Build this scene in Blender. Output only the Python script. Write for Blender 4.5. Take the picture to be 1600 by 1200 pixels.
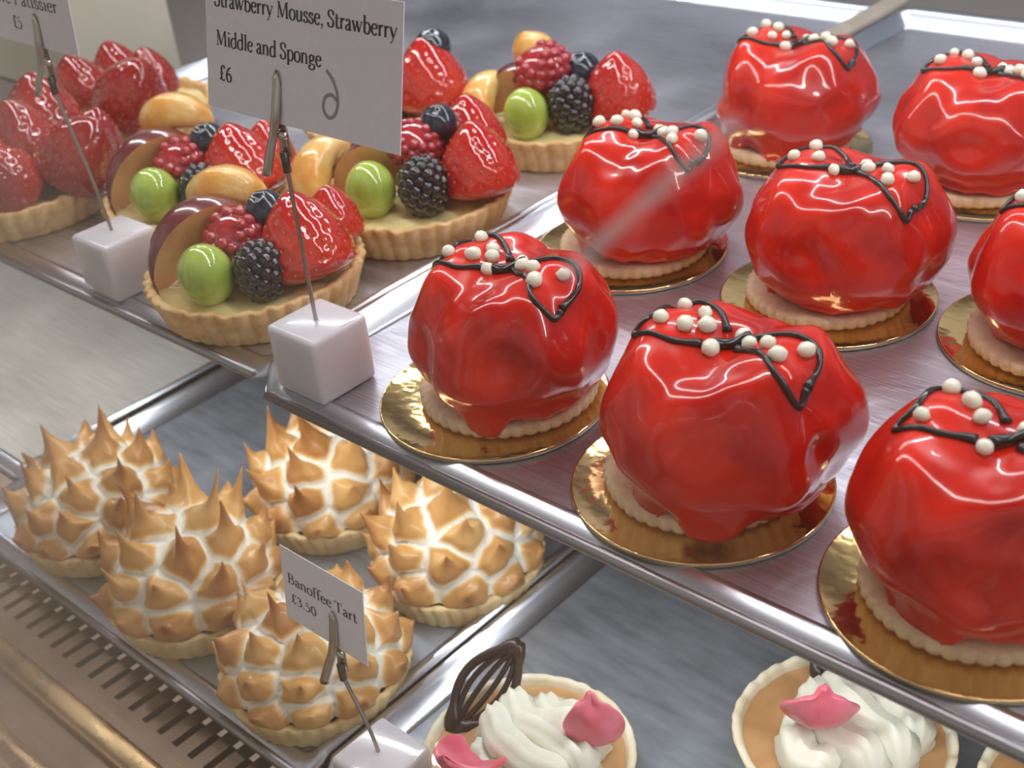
import bpy, bmesh, math, random
from mathutils import Vector, Matrix, noise
from mathutils.bvhtree import BVHTree
C = bpy.context.scene.collection
PI = math.pi
for o in list(bpy.data.objects): bpy.data.objects.remove(o)

# ------------------------------------------------------------ camera, world, lights, exposure
sc = bpy.context.scene
cd = bpy.data.cameras.new('camera'); cam = bpy.data.objects.new('camera', cd); C.objects.link(cam)
fw = Vector((-0.60472188, 0.6015112, -0.52201123)); rt = Vector((0.7412977, 0.66473191, -0.09278584)); up = Vector((-0.2911858, 0.44307535, 0.8478768))
m3 = Matrix((rt, up, -fw)).transposed()
cam.matrix_world = Matrix.Translation((0, 0, 0.2635)) @ m3.to_4x4()
cd.sensor_width = 36; cd.lens = 36 * 1986.3 / 1600; cd.clip_start = .005; cd.clip_end = 50
cd.dof.use_dof = True; cd.dof.focus_distance = .46; cd.dof.aperture_fstop = 15
sc.camera = cam
sc.view_settings.view_transform = 'Standard'; sc.view_settings.look = 'None'
sc.view_settings.exposure = 0.0; sc.view_settings.gamma = 1; sc.view_settings.use_curve_mapping = False

w = bpy.data.worlds.new('world'); sc.world = w; w.use_nodes = True
nt = w.node_tree; bg = nt.nodes['Background']
tc = nt.nodes.new('ShaderNodeTexCoord'); nz = nt.nodes.new('ShaderNodeTexNoise'); cr = nt.nodes.new('ShaderNodeValToRGB')
nz.inputs['Scale'].default_value = 2.2; nz.inputs['Detail'].default_value = 2
nt.links.new(tc.outputs['Generated'], nz.inputs['Vector']); nt.links.new(nz.outputs['Fac'], cr.inputs['Fac'])
cr.color_ramp.elements[0].position = .38; cr.color_ramp.elements[0].color = (.30, .26, .22, 1)
cr.color_ramp.elements[1].position = .62; cr.color_ramp.elements[1].color = (.92, .86, .80, 1)
sx = nt.nodes.new('ShaderNodeSeparateXYZ'); nt.links.new(tc.outputs['Generated'], sx.inputs[0])
gm = nt.nodes.new('ShaderNodeMapRange'); gm.inputs[1].default_value = -.55; gm.inputs[2].default_value = .1; nt.links.new(sx.outputs['Z'], gm.inputs[0])
tint = nt.nodes.new('ShaderNodeMix'); tint.data_type = 'RGBA'; tint.inputs[6].default_value = (.66, .54, .45, 1); tint.inputs[7].default_value = (1, 1, 1, 1); nt.links.new(gm.outputs[0], tint.inputs[0])
ml = nt.nodes.new('ShaderNodeMix'); ml.data_type = 'RGBA'; ml.blend_type = 'MULTIPLY'; ml.inputs[0].default_value = 1; nt.links.new(cr.outputs['Color'], ml.inputs[6]); nt.links.new(tint.outputs[2], ml.inputs[7])
nt.links.new(ml.outputs[2], bg.inputs['Color']); bg.inputs['Strength'].default_value = .72

def area(name, loc, sx, sy, power, rot=(0, 0, 0), col=(1, .97, .95)):
    l = bpy.data.lights.new(name, 'AREA'); l.shape = 'RECTANGLE'; l.size = sx; l.size_y = sy; l.energy = power; l.color = col
    o = bpy.data.objects.new(name, l); C.objects.link(o); o.location = loc; o.rotation_euler = rot; return o
area('front_strip_light', (-.35, .35, .415), 1.5, .014, 2.9, (-.05, 0, 0))
area('back_strip_light', (-.35, .66, .425), 1.5, .016, 4.6, (0.1, 0, 0), (.93, .96, 1))
area('lower_strip_light', (-.45, .285, -.014), 1.3, .012, 1.12, (.1, 0, 0), (.95, .97, 1))

# ------------------------------------------------------------ materials
def mat(name, col, rough=.5, metal=0, coat=0, sss=0, sssr=(1, .3, .2), spec=.5, noise_amt=0, nscale=40, col2=None, bump=0, bscale=200, trans=0, ior=1.45, coatr=.03, stretch=None, rvar=0):
    m = bpy.data.materials.new(name); m.use_nodes = True; t = m.node_tree; b = t.nodes['Principled BSDF']
    b.inputs['Base Color'].default_value = (*col, 1); b.inputs['Roughness'].default_value = rough; b.inputs['Metallic'].default_value = metal
    b.inputs['Coat Weight'].default_value = coat; b.inputs['Coat Roughness'].default_value = coatr
    b.inputs['Subsurface Weight'].default_value = sss; b.inputs['Subsurface Radius'].default_value = sssr; b.inputs['Subsurface Scale'].default_value = .006
    b.inputs['Specular IOR Level'].default_value = spec; b.inputs['Transmission Weight'].default_value = trans; b.inputs['IOR'].default_value = ior
    tcn = t.nodes.new('ShaderNodeTexCoord'); src = tcn.outputs['Object']
    if stretch:
        mp = t.nodes.new('ShaderNodeMapping'); mp.inputs['Scale'].default_value = stretch; t.links.new(src, mp.inputs['Vector']); src = mp.outputs['Vector']
    if col2 is not None or rvar:
        n = t.nodes.new('ShaderNodeTexNoise'); n.inputs['Scale'].default_value = nscale; n.inputs['Detail'].default_value = 4; t.links.new(src, n.inputs['Vector'])
        r = t.nodes.new('ShaderNodeMapRange'); r.inputs[1].default_value = .38; r.inputs[2].default_value = .62; t.links.new(n.outputs['Fac'], r.inputs[0])
        if col2 is not None:
            mx = t.nodes.new('ShaderNodeMix'); mx.data_type = 'RGBA'; mx.inputs[6].default_value = (*col, 1); mx.inputs[7].default_value = (*col2, 1)
            t.links.new(r.outputs[0], mx.inputs[0]); t.links.new(mx.outputs[2], b.inputs['Base Color'])
        if rvar:
            rr = t.nodes.new('ShaderNodeMapRange'); rr.inputs[3].default_value = rough; rr.inputs[4].default_value = rough + rvar
            t.links.new(r.outputs[0], rr.inputs[0]); t.links.new(rr.outputs[0], b.inputs['Roughness'])
    if bump:
        n2 = t.nodes.new('ShaderNodeTexNoise'); n2.inputs['Scale'].default_value = bscale; n2.inputs['Detail'].default_value = 3; t.links.new(src, n2.inputs['Vector'])
        bp = t.nodes.new('ShaderNodeBump'); bp.inputs['Strength'].default_value = bump; bp.inputs['Distance'].default_value = .001
        t.links.new(n2.outputs['Fac'], bp.inputs['Height']); t.links.new(bp.outputs['Normal'], b.inputs['Normal'])
    return m
def attr_mat(name, ramp, rough=.5, coat=0, sss=0, spec=.4, nscale=120, namt=.25):
    m = bpy.data.materials.new(name); m.use_nodes = True; t = m.node_tree; b = t.nodes['Principled BSDF']
    a = t.nodes.new('ShaderNodeAttribute'); a.attribute_name = 'toast'; r = t.nodes.new('ShaderNodeValToRGB')
    tcn = t.nodes.new('ShaderNodeTexCoord'); n = t.nodes.new('ShaderNodeTexNoise'); n.inputs['Scale'].default_value = nscale; t.links.new(tcn.outputs['Object'], n.inputs['Vector'])
    ma = t.nodes.new('ShaderNodeMath'); ma.operation = 'MULTIPLY_ADD'; ma.inputs[1].default_value = namt; t.links.new(n.outputs['Fac'], ma.inputs[0])
    sb = t.nodes.new('ShaderNodeMath'); sb.operation = 'SUBTRACT'; sb.inputs[1].default_value = namt * .5; t.links.new(a.outputs['Fac'], sb.inputs[0]); t.links.new(sb.outputs[0], ma.inputs[2])
    t.links.new(ma.outputs[0], r.inputs['Fac'])
    e = r.color_ramp.elements
    while len(e) < len(ramp): e.new(.5)
    for k, (p, c) in enumerate(ramp): e[k].position = p; e[k].color = (*c, 1)
    t.links.new(r.outputs['Color'], b.inputs['Base Color'])
    b.inputs['Roughness'].default_value = rough; b.inputs['Coat Weight'].default_value = coat; b.inputs['Subsurface Weight'].default_value = sss
    b.inputs['Subsurface Radius'].default_value = (1, .7, .5); b.inputs['Subsurface Scale'].default_value = .003; b.inputs['Specular IOR Level'].default_value = spec
    return m
M = {}
def steel_mat(name, col, rough, sdir=(6, 260, 1), scr=.5, metal=1):
    m = bpy.data.materials.new(name); m.use_nodes = True; t = m.node_tree; b = t.nodes['Principled BSDF']
    b.inputs['Metallic'].default_value = metal
    tcn = t.nodes.new('ShaderNodeTexCoord'); mp = t.nodes.new('ShaderNodeMapping'); mp.inputs['Scale'].default_value = sdir; t.links.new(tcn.outputs['Object'], mp.inputs['Vector'])
    n = t.nodes.new('ShaderNodeTexNoise'); n.inputs['Scale'].default_value = 4; n.inputs['Detail'].default_value = 6; n.inputs['Distortion'].default_value = .1; t.links.new(mp.outputs['Vector'], n.inputs['Vector'])
    n3 = t.nodes.new('ShaderNodeTexNoise'); n3.inputs['Scale'].default_value = 9; n3.inputs['Detail'].default_value = 5; t.links.new(tcn.outputs['Object'], n3.inputs['Vector'])
    r = t.nodes.new('ShaderNodeMapRange'); r.inputs[1].default_value = .3; r.inputs[2].default_value = .7; r.inputs[3].default_value = rough - .08; r.inputs[4].default_value = rough + .14
    t.links.new(n3.outputs['Fac'], r.inputs[0]); t.links.new(r.outputs[0], b.inputs['Roughness'])
    mx = t.nodes.new('ShaderNodeMix'); mx.data_type = 'RGBA'; mx.inputs[6].default_value = (*[c * .66 for c in col], 1); mx.inputs[7].default_value = (*[min(.95, c * 1.12) for c in col], 1)
    ad = t.nodes.new('ShaderNodeMath'); ad.operation = 'ADD'; t.links.new(n.outputs['Fac'], ad.inputs[0]); t.links.new(n3.outputs['Fac'], ad.inputs[1]); mr = t.nodes.new('ShaderNodeMapRange'); mr.inputs[1].default_value = .75; mr.inputs[2].default_value = 1.25; t.links.new(ad.outputs[0], mr.inputs[0])
    t.links.new(mr.outputs[0], mx.inputs[0]); t.links.new(mx.outputs[2], b.inputs['Base Color'])
    # scratches
    v = t.nodes.new('ShaderNodeTexNoise'); v.inputs['Scale'].default_value = 26; v.inputs['Detail'].default_value = 2; v.inputs['Distortion'].default_value = 2.5; t.links.new(tcn.outputs['Object'], v.inputs['Vector'])
    bp = t.nodes.new('ShaderNodeBump'); bp.inputs['Strength'].default_value = .12 * scr; bp.inputs['Distance'].default_value = .0006; t.links.new(n.outputs['Fac'], bp.inputs['Height'])
    bp2 = t.nodes.new('ShaderNodeBump'); bp2.inputs['Strength'].default_value = .35 * scr; bp2.inputs['Distance'].default_value = .001; t.links.new(v.outputs['Fac'], bp2.inputs['Height']); t.links.new(bp.outputs['Normal'], bp2.inputs['Normal'])
    t.links.new(bp2.outputs['Normal'], b.inputs['Normal'])
    return m
M['steel'] = steel_mat('tray_steel', (.62, .60, .66), .32, scr=1.2, metal=.85)
M['steel_low'] = steel_mat('lower_tray_steel', (.46, .51, .58), .36, (9, 34, 1), scr=.6, metal=.65)
M['steel_pale'] = steel_mat('pale_shelf_steel', (.66, .63, .57), .36, metal=.15)
M['rim'] = mat('rim_steel', (.62, .64, .70), .30, 1)
M['edge'] = mat('edge_steel', (.34, .33, .35), .38, 1)
M['brown_steel'] = steel_mat('grille_steel', (.17, .12, .085), .30, (6, 6, 1), .3, metal=.6)
M['slot'] = mat('slot_dark', (.045, .03, .02), .7)
M['brass'] = mat('brass_rail', (.88, .60, .30), .2, 1, rvar=.15, nscale=30)
M['beige'] = mat('beige_plastic', (.40, .34, .28), .45, col2=(.34, .29, .23), nscale=80)
M['cream_card'] = mat('cream_board', (.60, .57, .47), .6, col2=(.55, .52, .43), nscale=10)
M['back'] = mat('back_wall_grey', (.16, .18, .22), .35, .3)
M['added_white_panel'] = mat('added_white_panel', (.50, .51, .54), .5)
M['side'] = mat('side_wall_brown', (.17, .15, .135), .5)
M['roof'] = mat('roof_grey', (.55, .56, .6), .5)
M['dark'] = mat('dark_gap', (.02, .02, .02), .8)
M['red'] = mat('red_glaze', (.47, .006, .002), .22, 0, .62, .40, (1, .10, .04), coatr=.02, col2=(.74, .022, .005), nscale=34, spec=.3)
M['cookie'] = mat('cookie', (.80, .62, .42), .75, col2=(.70, .50, .31), nscale=160, bump=.4, bscale=900, sss=.15)
def gold_mat():
    m = bpy.data.materials.new('gold_card'); m.use_nodes = True; t = m.node_tree; b = t.nodes['Principled BSDF']
    b.inputs['Metallic'].default_value = 1; b.inputs['Base Color'].default_value = (.86, .60, .26, 1); b.inputs['Roughness'].default_value = .10
    tcn = t.nodes.new('ShaderNodeTexCoord'); v = t.nodes.new('ShaderNodeTexVoronoi'); v.feature = 'SMOOTH_F1'; v.inputs['Scale'].default_value = 330; t.links.new(tcn.outputs['Object'], v.inputs['Vector'])
    n = t.nodes.new('ShaderNodeTexNoise'); n.inputs['Scale'].default_value = 200; t.links.new(tcn.outputs['Object'], n.inputs['Vector'])
    bp = t.nodes.new('ShaderNodeBump'); bp.inputs['Strength'].default_value = .16; bp.inputs['Distance'].default_value = .0004; t.links.new(v.outputs['Distance'], bp.inputs['Height'])
    bp2 = t.nodes.new('ShaderNodeBump'); bp2.inputs['Strength'].default_value = .10; bp2.inputs['Distance'].default_value = .0006; t.links.new(n.outputs['Fac'], bp2.inputs['Height']); t.links.new(bp.outputs['Normal'], bp2.inputs['Normal'])
    t.links.new(bp2.outputs['Normal'], b.inputs['Normal']); return m
M['gold'] = gold_mat()
M['board_edge'] = mat('board_edge', (.42, .34, .25), .35, .6)
M['choc'] = mat('dark_chocolate', (.018, .010, .010), .22, coat=.4)
M['choc2'] = mat('chocolate_fan', (.035, .017, .012), .35, coat=.15)
M['pearl'] = mat('sugar_pearl', (.86, .83, .70), .35, sss=.3, coat=.2)
M['crust'] = mat('tart_crust', (.80, .55, .27), .7, col2=(.64, .38, .15), nscale=110, bump=.5, bscale=700, sss=.1)
M['crust_pale'] = mat('pale_tart_crust', (.83, .66, .36), .7, col2=(.72, .50, .23), nscale=90, bump=.35, bscale=700, sss=.1)
M['crust_white'] = mat('white_pastry', (.88, .80, .62), .6, col2=(.80, .68, .46), nscale=70, bump=.2, bscale=500, sss=.15)
M['custard'] = mat('custard', (.95, .80, .42), .25, coat=.8, sss=.3, col2=(.90, .72, .32), nscale=90, bump=.5, bscale=260)
M['grape'] = mat('green_grape', (.48, .60, .13), .12, coat=1, sss=.7, sssr=(.8, 1, .2), col2=(.36, .50, .07), nscale=70)
M['berry'] = mat('blackberry', (.008, .006, .011), .12, coat=1, spec=.6)
M['berry_blue'] = mat('blueberry', (.008, .009, .022), .22, coat=.9, col2=(.018, .02, .042), nscale=60)
M['rasp'] = mat('raspberry', (.42, .02, .03), .15, coat=1, sss=.35, sssr=(1, .15, .1))
M['straw'] = mat('strawberry', (.50, .012, .010), .14, coat=1, sss=.3, sssr=(1, .15, .08), col2=(.60, .04, .018), nscale=50)
M['straw_dark'] = mat('dark_strawberry', (.30, .010, .010), .14, coat=1, sss=.3, sssr=(1, .15, .08), col2=(.42, .02, .014), nscale=50)
M['seed'] = mat('strawberry_seed', (.58, .20, .06), .4, coat=.6)
M['mandarin'] = mat('mandarin', (.86, .42, .08), .25, coat=.9, sss=.3, sssr=(1, .5, .15), col2=(.92, .66, .26), nscale=80, bump=.4, bscale=500)
M['plum_skin'] = mat('plum_skin', (.16, .022, .025), .25, coat=1)
M['plum'] = mat('plum_flesh', (.72, .44, .20), .25, coat=1, sss=.4, col2=(.62, .30, .14), nscale=60)
M['meringue'] = attr_mat('toasted_meringue', [(0, (.90, .86, .77)), (.14, (.90, .80, .62)), (.34, (.80, .52, .21)), (.60, (.66, .36, .12)), (.85, (.42, .17, .045)), (1, (.28, .10, .025))], .38, .15, .15, nscale=75, namt=.42)
M['cream'] = mat('whipped_cream', (.80, .77, .64), .5, sss=.4, sssr=(1, .8, .6))
M['caramel'] = mat('caramel', (.60, .34, .15), .18, coat=.8, sss=.2, col2=(.52, .27, .11), nscale=60)
M['pink'] = mat('pink_chocolate', (.80, .13, .19), .38, sss=.2, coat=.2, col2=(.84, .24, .32), nscale=45)
M['cube'] = mat('white_acrylic', (.66, .63, .67), .18, coat=.5, sss=.7, sssr=(1, .95, .95))
M['cube'].node_tree.nodes['Principled BSDF'].inputs['Subsurface Scale'].default_value = .01
M['wire'] = mat('wire_steel', (.45, .43, .40), .3, 1)
M['clip'] = mat('clip_nickel', (.56, .53, .48), .22, 1)
M['sleeve'] = mat('dark_crimp', (.10, .085, .08), .35, .8)
M['paper'] = mat('card_paper', (.84, .80, .88), .75, col2=(.81, .77, .85), nscale=300)
M['ink'] = mat('black_ink', (.035, .035, .05), .7)
M['pencil'] = mat('grey_marker', (.30, .29, .34), .8)
def glass_mat():
    m = bpy.data.materials.new('case_glass'); m.use_nodes = True; t = m.node_tree
    for n in list(t.nodes): t.nodes.remove(n)
    o = t.nodes.new('ShaderNodeOutputMaterial'); tr = t.nodes.new('ShaderNodeBsdfTransparent'); gl = t.nodes.new('ShaderNodeBsdfGlossy'); mx = t.nodes.new('ShaderNodeMixShader'); f = t.nodes.new('ShaderNodeLayerWeight')
    tr.inputs['Color'].default_value = (.97, .98, .98, 1); gl.inputs['Roughness'].default_value = .02; f.inputs['Blend'].default_value = .5
    pw = t.nodes.new('ShaderNodeMath'); pw.operation = 'POWER'; pw.inputs[1].default_value = 5; t.links.new(f.outputs['Facing'], pw.inputs[0])
    ml = t.nodes.new('ShaderNodeMath'); ml.operation = 'MULTIPLY_ADD'; ml.inputs[1].default_value = .96; ml.inputs[2].default_value = .04; ml.use_clamp = True
    t.links.new(pw.outputs[0], ml.inputs[0]); t.links.new(ml.outputs[0], mx.inputs['Fac']); t.links.new(tr.outputs[0], mx.inputs[1]); t.links.new(gl.outputs[0], mx.inputs[2]); t.links.new(mx.outputs[0], o.inputs['Surface'])
    return m
M['glass'] = glass_mat()

# ------------------------------------------------------------ mesh helpers
class MB:
    def __init__(s): s.v = []; s.f = []; s.mi = []; s.a = []
    def add(s, v, f, mi=0, mtx=None, a=None):
        n = len(s.v)
        s.v += [tuple(mtx @ Vector(p)) if mtx else tuple(p) for p in v]
        s.f += [tuple(i + n for i in q) for q in f]; s.mi += [mi] * len(f)
        s.a += (a if a else [0.0] * len(v)); return s
    def build(s, name, mats, parent=None, smooth=True, attr=False):
        me = bpy.data.meshes.new(name); me.from_pydata(s.v, [], s.f)
        bm = bmesh.new(); bm.from_mesh(me); bmesh.ops.recalc_face_normals(bm, faces=bm.faces); bm.to_mesh(me); bm.free()
        for m in (mats if isinstance(mats, (list, tuple)) else [mats]): me.materials.append(M[m])
        me.polygons.foreach_set('material_index', s.mi)
        me.polygons.foreach_set('use_smooth', [bool(smooth)] * len(s.f))
        if attr:
            at = me.attributes.new('toast', 'FLOAT', 'POINT'); at.data.foreach_set('value', s.a)
        o = bpy.data.objects.new(name, me); C.objects.link(o)
        if parent: o.parent = parent
        return o
def box(x0, x1, y0, y1, z0, z1):
    v = [(x, y, z) for x in (x0, x1) for y in (y0, y1) for z in (z0, z1)]
    return v, [(0, 1, 3, 2), (4, 6, 7, 5), (0, 4, 5, 1), (2, 3, 7, 6), (0, 2, 6, 4), (1, 5, 7, 3)]
def surf(fn, nu, nv, wrap=True, cap0=False, cap1=False):
    v = []; f = []
    for j in range(nv):
        for i in range(nu): v.append(fn(i / nu if wrap else i / (nu - 1), j / (nv - 1)))
    for j in range(nv - 1):
        for i in range(nu if wrap else nu - 1):
            a = j * nu + i; b = j * nu + (i + 1) % nu; f.append((a, b, b + nu, a + nu))
    if cap0: f.append(tuple(range(nu))[::-1])
    if cap1: f.append(tuple(range((nv - 1) * nu, nv * nu)))
    return v, f
def tube(pts, rad, n=10, closed_ends=True):
    pts = [Vector(p) for p in pts]; N = len(pts); v = []; f = []
    if not isinstance(rad, (list, tuple)): rad = [rad] * N
    t0 = (pts[1] - pts[0]).normalized(); ref = t0.orthogonal().normalized()
    for i, p in enumerate(pts):
        t = (pts[min(i + 1, N - 1)] - pts[max(i - 1, 0)]).normalized()
        ref = (ref - t * ref.dot(t)).normalized(); b = t.cross(ref)
        for k in range(n):
            a = 2 * PI * k / n; v.append(tuple(p + (ref * math.cos(a) + b * math.sin(a)) * rad[i]))
    for i in range(N - 1):
        for k in range(n):
            a = i * n + k; c = i * n + (k + 1) % n; f.append((a, c, c + n, a + n))
    f.append(tuple(range(n))[::-1]); f.append(tuple(range((N - 1) * n, N * n)))
    return v, f
def crom(P, n=8, closed=False):
    P = [Vector(p) for p in P]; out = []; L = len(P)
    for i in range(L if closed else L - 1):
        p0 = P[(i - 1) % L] if closed or i > 0 else P[0] * 2 - P[1]; p1 = P[i]; p2 = P[(i + 1) % L]
        p3 = P[(i + 2) % L] if closed or i + 2 < L else p2 * 2 - p1
        for k in range(n):
            t = k / n; out.append(.5 * ((2 * p1) + (p2 - p0) * t + (2 * p0 - 5 * p1 + 4 * p2 - p3) * t * t + (3 * p1 - p0 - 3 * p2 + p3) * t ** 3))
    if not closed: out.append(P[-1])
    return out
def ell(rx, ry, rz, nu=24, nv=16, fn=None):
    def g(u, v):
        a = u * 2 * PI; b = (v - .5) * PI * .995; d = Vector((math.cos(a) * math.cos(b), math.sin(a) * math.cos(b), math.sin(b)))
        s = fn(d) if fn else 1; return (d.x * rx * s, d.y * ry * s, d.z * rz * s)
    return surf(g, nu, nv, True, True, True)
def orient(loc, axis, roll=0):
    q = Vector(axis).to_track_quat('Z', 'Y'); return Matrix.Translation(loc) @ q.to_matrix().to_4x4() @ Matrix.Rotation(roll, 4, 'Z')
def thing(name, label, cat, loc=(0, 0, 0), rotz=0, group=None):
    o = bpy.data.objects.new(name, None); o.empty_display_size = .01; C.objects.link(o); o.location = loc; o.rotation_euler = (0, 0, rotz)
    o['label'] = label; o['category'] = cat
    if group: o['group'] = group
    return o
def tag(o, label, cat, group=None, kind=None):
    o['label'] = label; o['category'] = cat
    if group: o['group'] = group
    if kind: o['kind'] = kind
    return o
def struct(name, mb, m, label=None, smooth=False):
    o = mb.build(name, m, None, smooth); o['kind'] = 'structure'
    if label: o['label'] = label
    return o
def dup(root, loc, rotz, label):
    r = root.copy(); C.objects.link(r); r.location = loc; r.rotation_euler = (0, 0, rotz); r['label'] = label
    for ch in list(root.children):
        c = ch.copy(); C.objects.link(c); c.parent = r
        for g in ch.children:
            d = g.copy(); C.objects.link(d); d.parent = c
    return r
def sm(x): x = max(0, min(1, x)); return x * x * (3 - 2 * x)

# ------------------------------------------------------------ display case
ZL = -.15
struct('wall_back', MB().add(*box(-1.9, .6, .97, .99, -.30, .47)), 'back')
struct('wall_left', MB().add(*box(-1.9, -1.88, .1, .97, -.30, .47)), 'side')
struct('wall_right', MB().add(*box(.58, .6, .1, .97, -.30, .47)), 'roof')
struct('ceiling', MB().add(*box(-1.9, .6, .10, .99, .47, .48)), 'roof')
struct('floor', MB().add(*box(-1.9, .6, .201, .97, ZL - .03, ZL - .0025)), 'brown_steel')
u = MB(); u.add(*box(-1.88, .58, .285, .968, -.0105, -.0045))
sh = struct('trim_1', u, 'side', 'dark shelf deck under the upper trays')
struct('added_back_panel', MB().add(*box(-1.88, .58, .955, .969, .235, .469)), 'added_white_panel', 'unseen white panel added along the case back to brighten reflections')  # out of view, added so gold boards and steel reflect something bright
# strip lamp housings
for nm, y, z in (('trim_2', .35, .425), ('trim_3', .66, .435)):
    struct(nm, MB().add(*box(-1.12, .42, y - .014, y + .014, z, z + .044)), 'roof')
struct('trim_4', MB().add(*box(-1.12, .22, .275, .296, -.0115, -.0106)), 'roof')

def tray(name, label, x0, x1, y0, y1, z, matn, lip=.0105, radius=.012, front_lip=False, edge='edge'):
    t = thing(name, label, 'tray', ((x0 + x1) / 2, (y0 + y1) / 2, z), 0, 'metal trays in the display case')
    cx, cy = (x0 + x1) / 2, (y0 + y1) / 2; hx, hy = (x1 - x0) / 2, (y1 - y0) / 2
    # outline with rounded corners; inset from floor out to rim
    def ring(off, r):
        pts = []
        for (sx, sy, a0) in ((1, -1, -90), (1, 1, 0), (-1, 1, 90), (-1, -1, 180)):
            ccx = sx * (hx - r); ccy = sy * (hy - r)
            for k in range(7):
                a = math.radians(a0 + k * 15); pts.append((ccx + (r + off) * math.cos(a), ccy + (r + off) * math.sin(a)))
        return pts
    prof = [(-.009, 0, 0), (-.0068, .0008, 1), (-.002, .0085, 1), (-.0005, lip, 1), (.0022, lip + .0004, 1), (.0030, lip - .0008, 1), (.0026, lip - .0022, 1)]
    rings = []
    for off, zz, w in prof: rings.append((ring(off, radius), zz))
    v = []; n = len(rings[0][0])
    for rg, zz in rings:
        for (px, py) in rg:
            fr = 1 - sm((py - (-hy)) / .018)            # front side is a low rolled edge
            hz = zz * (1 - fr) + (-.0001 - .30 * max(0, zz)) * fr
            v.append((px, py, hz))
    f = []
    for j in range(len(rings) - 1):
        for i in range(n):
            a = j * n + i; b = j * n + (i + 1) % n; f.append((a, b, b + n, a + n))
    fl = MB()
    fl.add([v[i] for i in range(n)] + [(v[i][0], v[i][1], v[i][2] - .0009) for i in range(n)], [tuple(range(n)), tuple(range(2 * n - 1, n - 1, -1))] + [(i, i + n, (i + 1) % n + n, (i + 1) % n) for i in range(n)])
    fo = fl.build('tray_floor', matn, t, False)
    rm = MB().add(v, f); ro = rm.build('rim', 'rim' if edge == 'edge' else edge, t, True)
    so = ro.modifiers.new('t', 'SOLIDIFY'); so.thickness = .0008; so.offset = -1
    e = MB(); pts = [(-hx + .006, -hy - .0006, -.0024), (hx - .006, -hy - .0006, -.0024)]
    e.add(*tube(pts, .0023, 12)); e.build('rolled_edge', 'edge', t, True)
    return t
tray('baking_tray', 'steel tray carrying the red glazed cakes on gold boards', -.3925, .02, .2445, .79, 0, 'steel')
tray('baking_tray', 'steel tray carrying the glossy fruit tarts', -.770, -.399, .252, .785, 0, 'steel')
tray('baking_tray', 'lower steel tray carrying the toasted meringue tarts', -.640, -.3415, .1915, .66, ZL, 'steel_low')
tray('baking_tray', 'lower blue-grey steel tray carrying cream tarts with pink shards', -.3325, .03, .1915, .66, ZL, 'steel_low')
tray('baking_tray', 'empty pale lower tray at the left behind the meringue tarts', -1.06, -.655, .235, .70, ZL, 'steel_pale')
sb = MB().add(*box(-.405, -.3895, .60, .80, .0118, .0150)); o = sb.build('shelf_strip', 'beige', None, False)
bv = o.modifiers.new('b', 'BEVEL'); bv.width = .0006
tag(o, 'flat beige strip lying over the joint between the two upper trays', 'strip')

# grille + front rails
g = MB(); x = -.80; gz = ZL - .010
g.add(*box(-.90, .3, .1965, .201, gz - .0012, gz)); g.add(*box(-.90, .3, .129, .1715, gz - .0012, gz))
while x < .28:
    g.add(*box(x, x + .0076, .1715, .1965, gz - .0012, gz)); x += .0118
gr = g.build('ventilation_grille', ['brown_steel', 'slot'], None, False)
tag(gr, 'brown metal air grille with a row of dark slots in front of lower trays', 'grille')
struct('trim_5', MB().add(*box(-.90, .3, .129, .20, gz - .03, gz - .028)), 'slot', 'dark well under the slots')
def rail(name, label, y, z, rx, rz, m):
    k = MB(); v, f = surf(lambda a, b: (-.9 + 1.2 * b, y + rx * math.copysign(abs(math.cos(2 * PI * a)) ** .6, math.cos(2 * PI * a)), z + rz * math.copysign(abs(math.sin(2 * PI * a)) ** .6, math.sin(2 * PI * a))), 24, 2, True, True, True)
    k.add(v, f); return tag(k.build(name, m, None, True), label, 'rail')
rail('metal_rail', 'pale gold metal rail running along the front of the grille', .153, gz + .0022, .0065, .003, 'brass')
rail('metal_rail', 'bright brass edge rail in the bottom left corner of the picture', .1215, gz - .001, .007, .005, 'brass')
gl = MB().add(*box(-1.3, .5, .098, .102, -.2, .50)); o = struct('window_1', gl, 'glass', 'clear front glass of the display case')
je = bpy.data.materials.new('glare_strip'); je.use_nodes = True; jt = je.node_tree; jb = jt.nodes['Principled BSDF']  # half-transparent pale strip on the pane stands in for a reflected glare streak
jb.inputs['Base Color'].default_value = (.8, .76, .80, 1); jb.inputs['Alpha'].default_value = .30; jb.inputs['Roughness'].default_value = .3; M['glare_strip'] = je
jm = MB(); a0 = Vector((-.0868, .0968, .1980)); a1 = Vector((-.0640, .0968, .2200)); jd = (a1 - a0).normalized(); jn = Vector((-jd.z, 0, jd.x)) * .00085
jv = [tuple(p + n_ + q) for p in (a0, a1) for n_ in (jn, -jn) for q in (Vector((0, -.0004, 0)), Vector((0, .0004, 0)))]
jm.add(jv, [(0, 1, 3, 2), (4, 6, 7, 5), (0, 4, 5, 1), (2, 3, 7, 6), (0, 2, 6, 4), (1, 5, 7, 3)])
tag(jm.build('glare_strip', 'glare_strip', None, False), 'pale strip imitating the diagonal glare in front of the middle row left cake', 'glare strip')

# cream box behind left
b = MB().add(*box(-1.05, -.805, .42, .50, -.004, .20)); o = b.build('cream_box', 'cream_card', None, False)
bv = o.modifiers.new('b', 'BEVEL'); bv.width = .002
tag(o, 'plain cream box standing behind the strawberry tart at top left', 'box')

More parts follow.
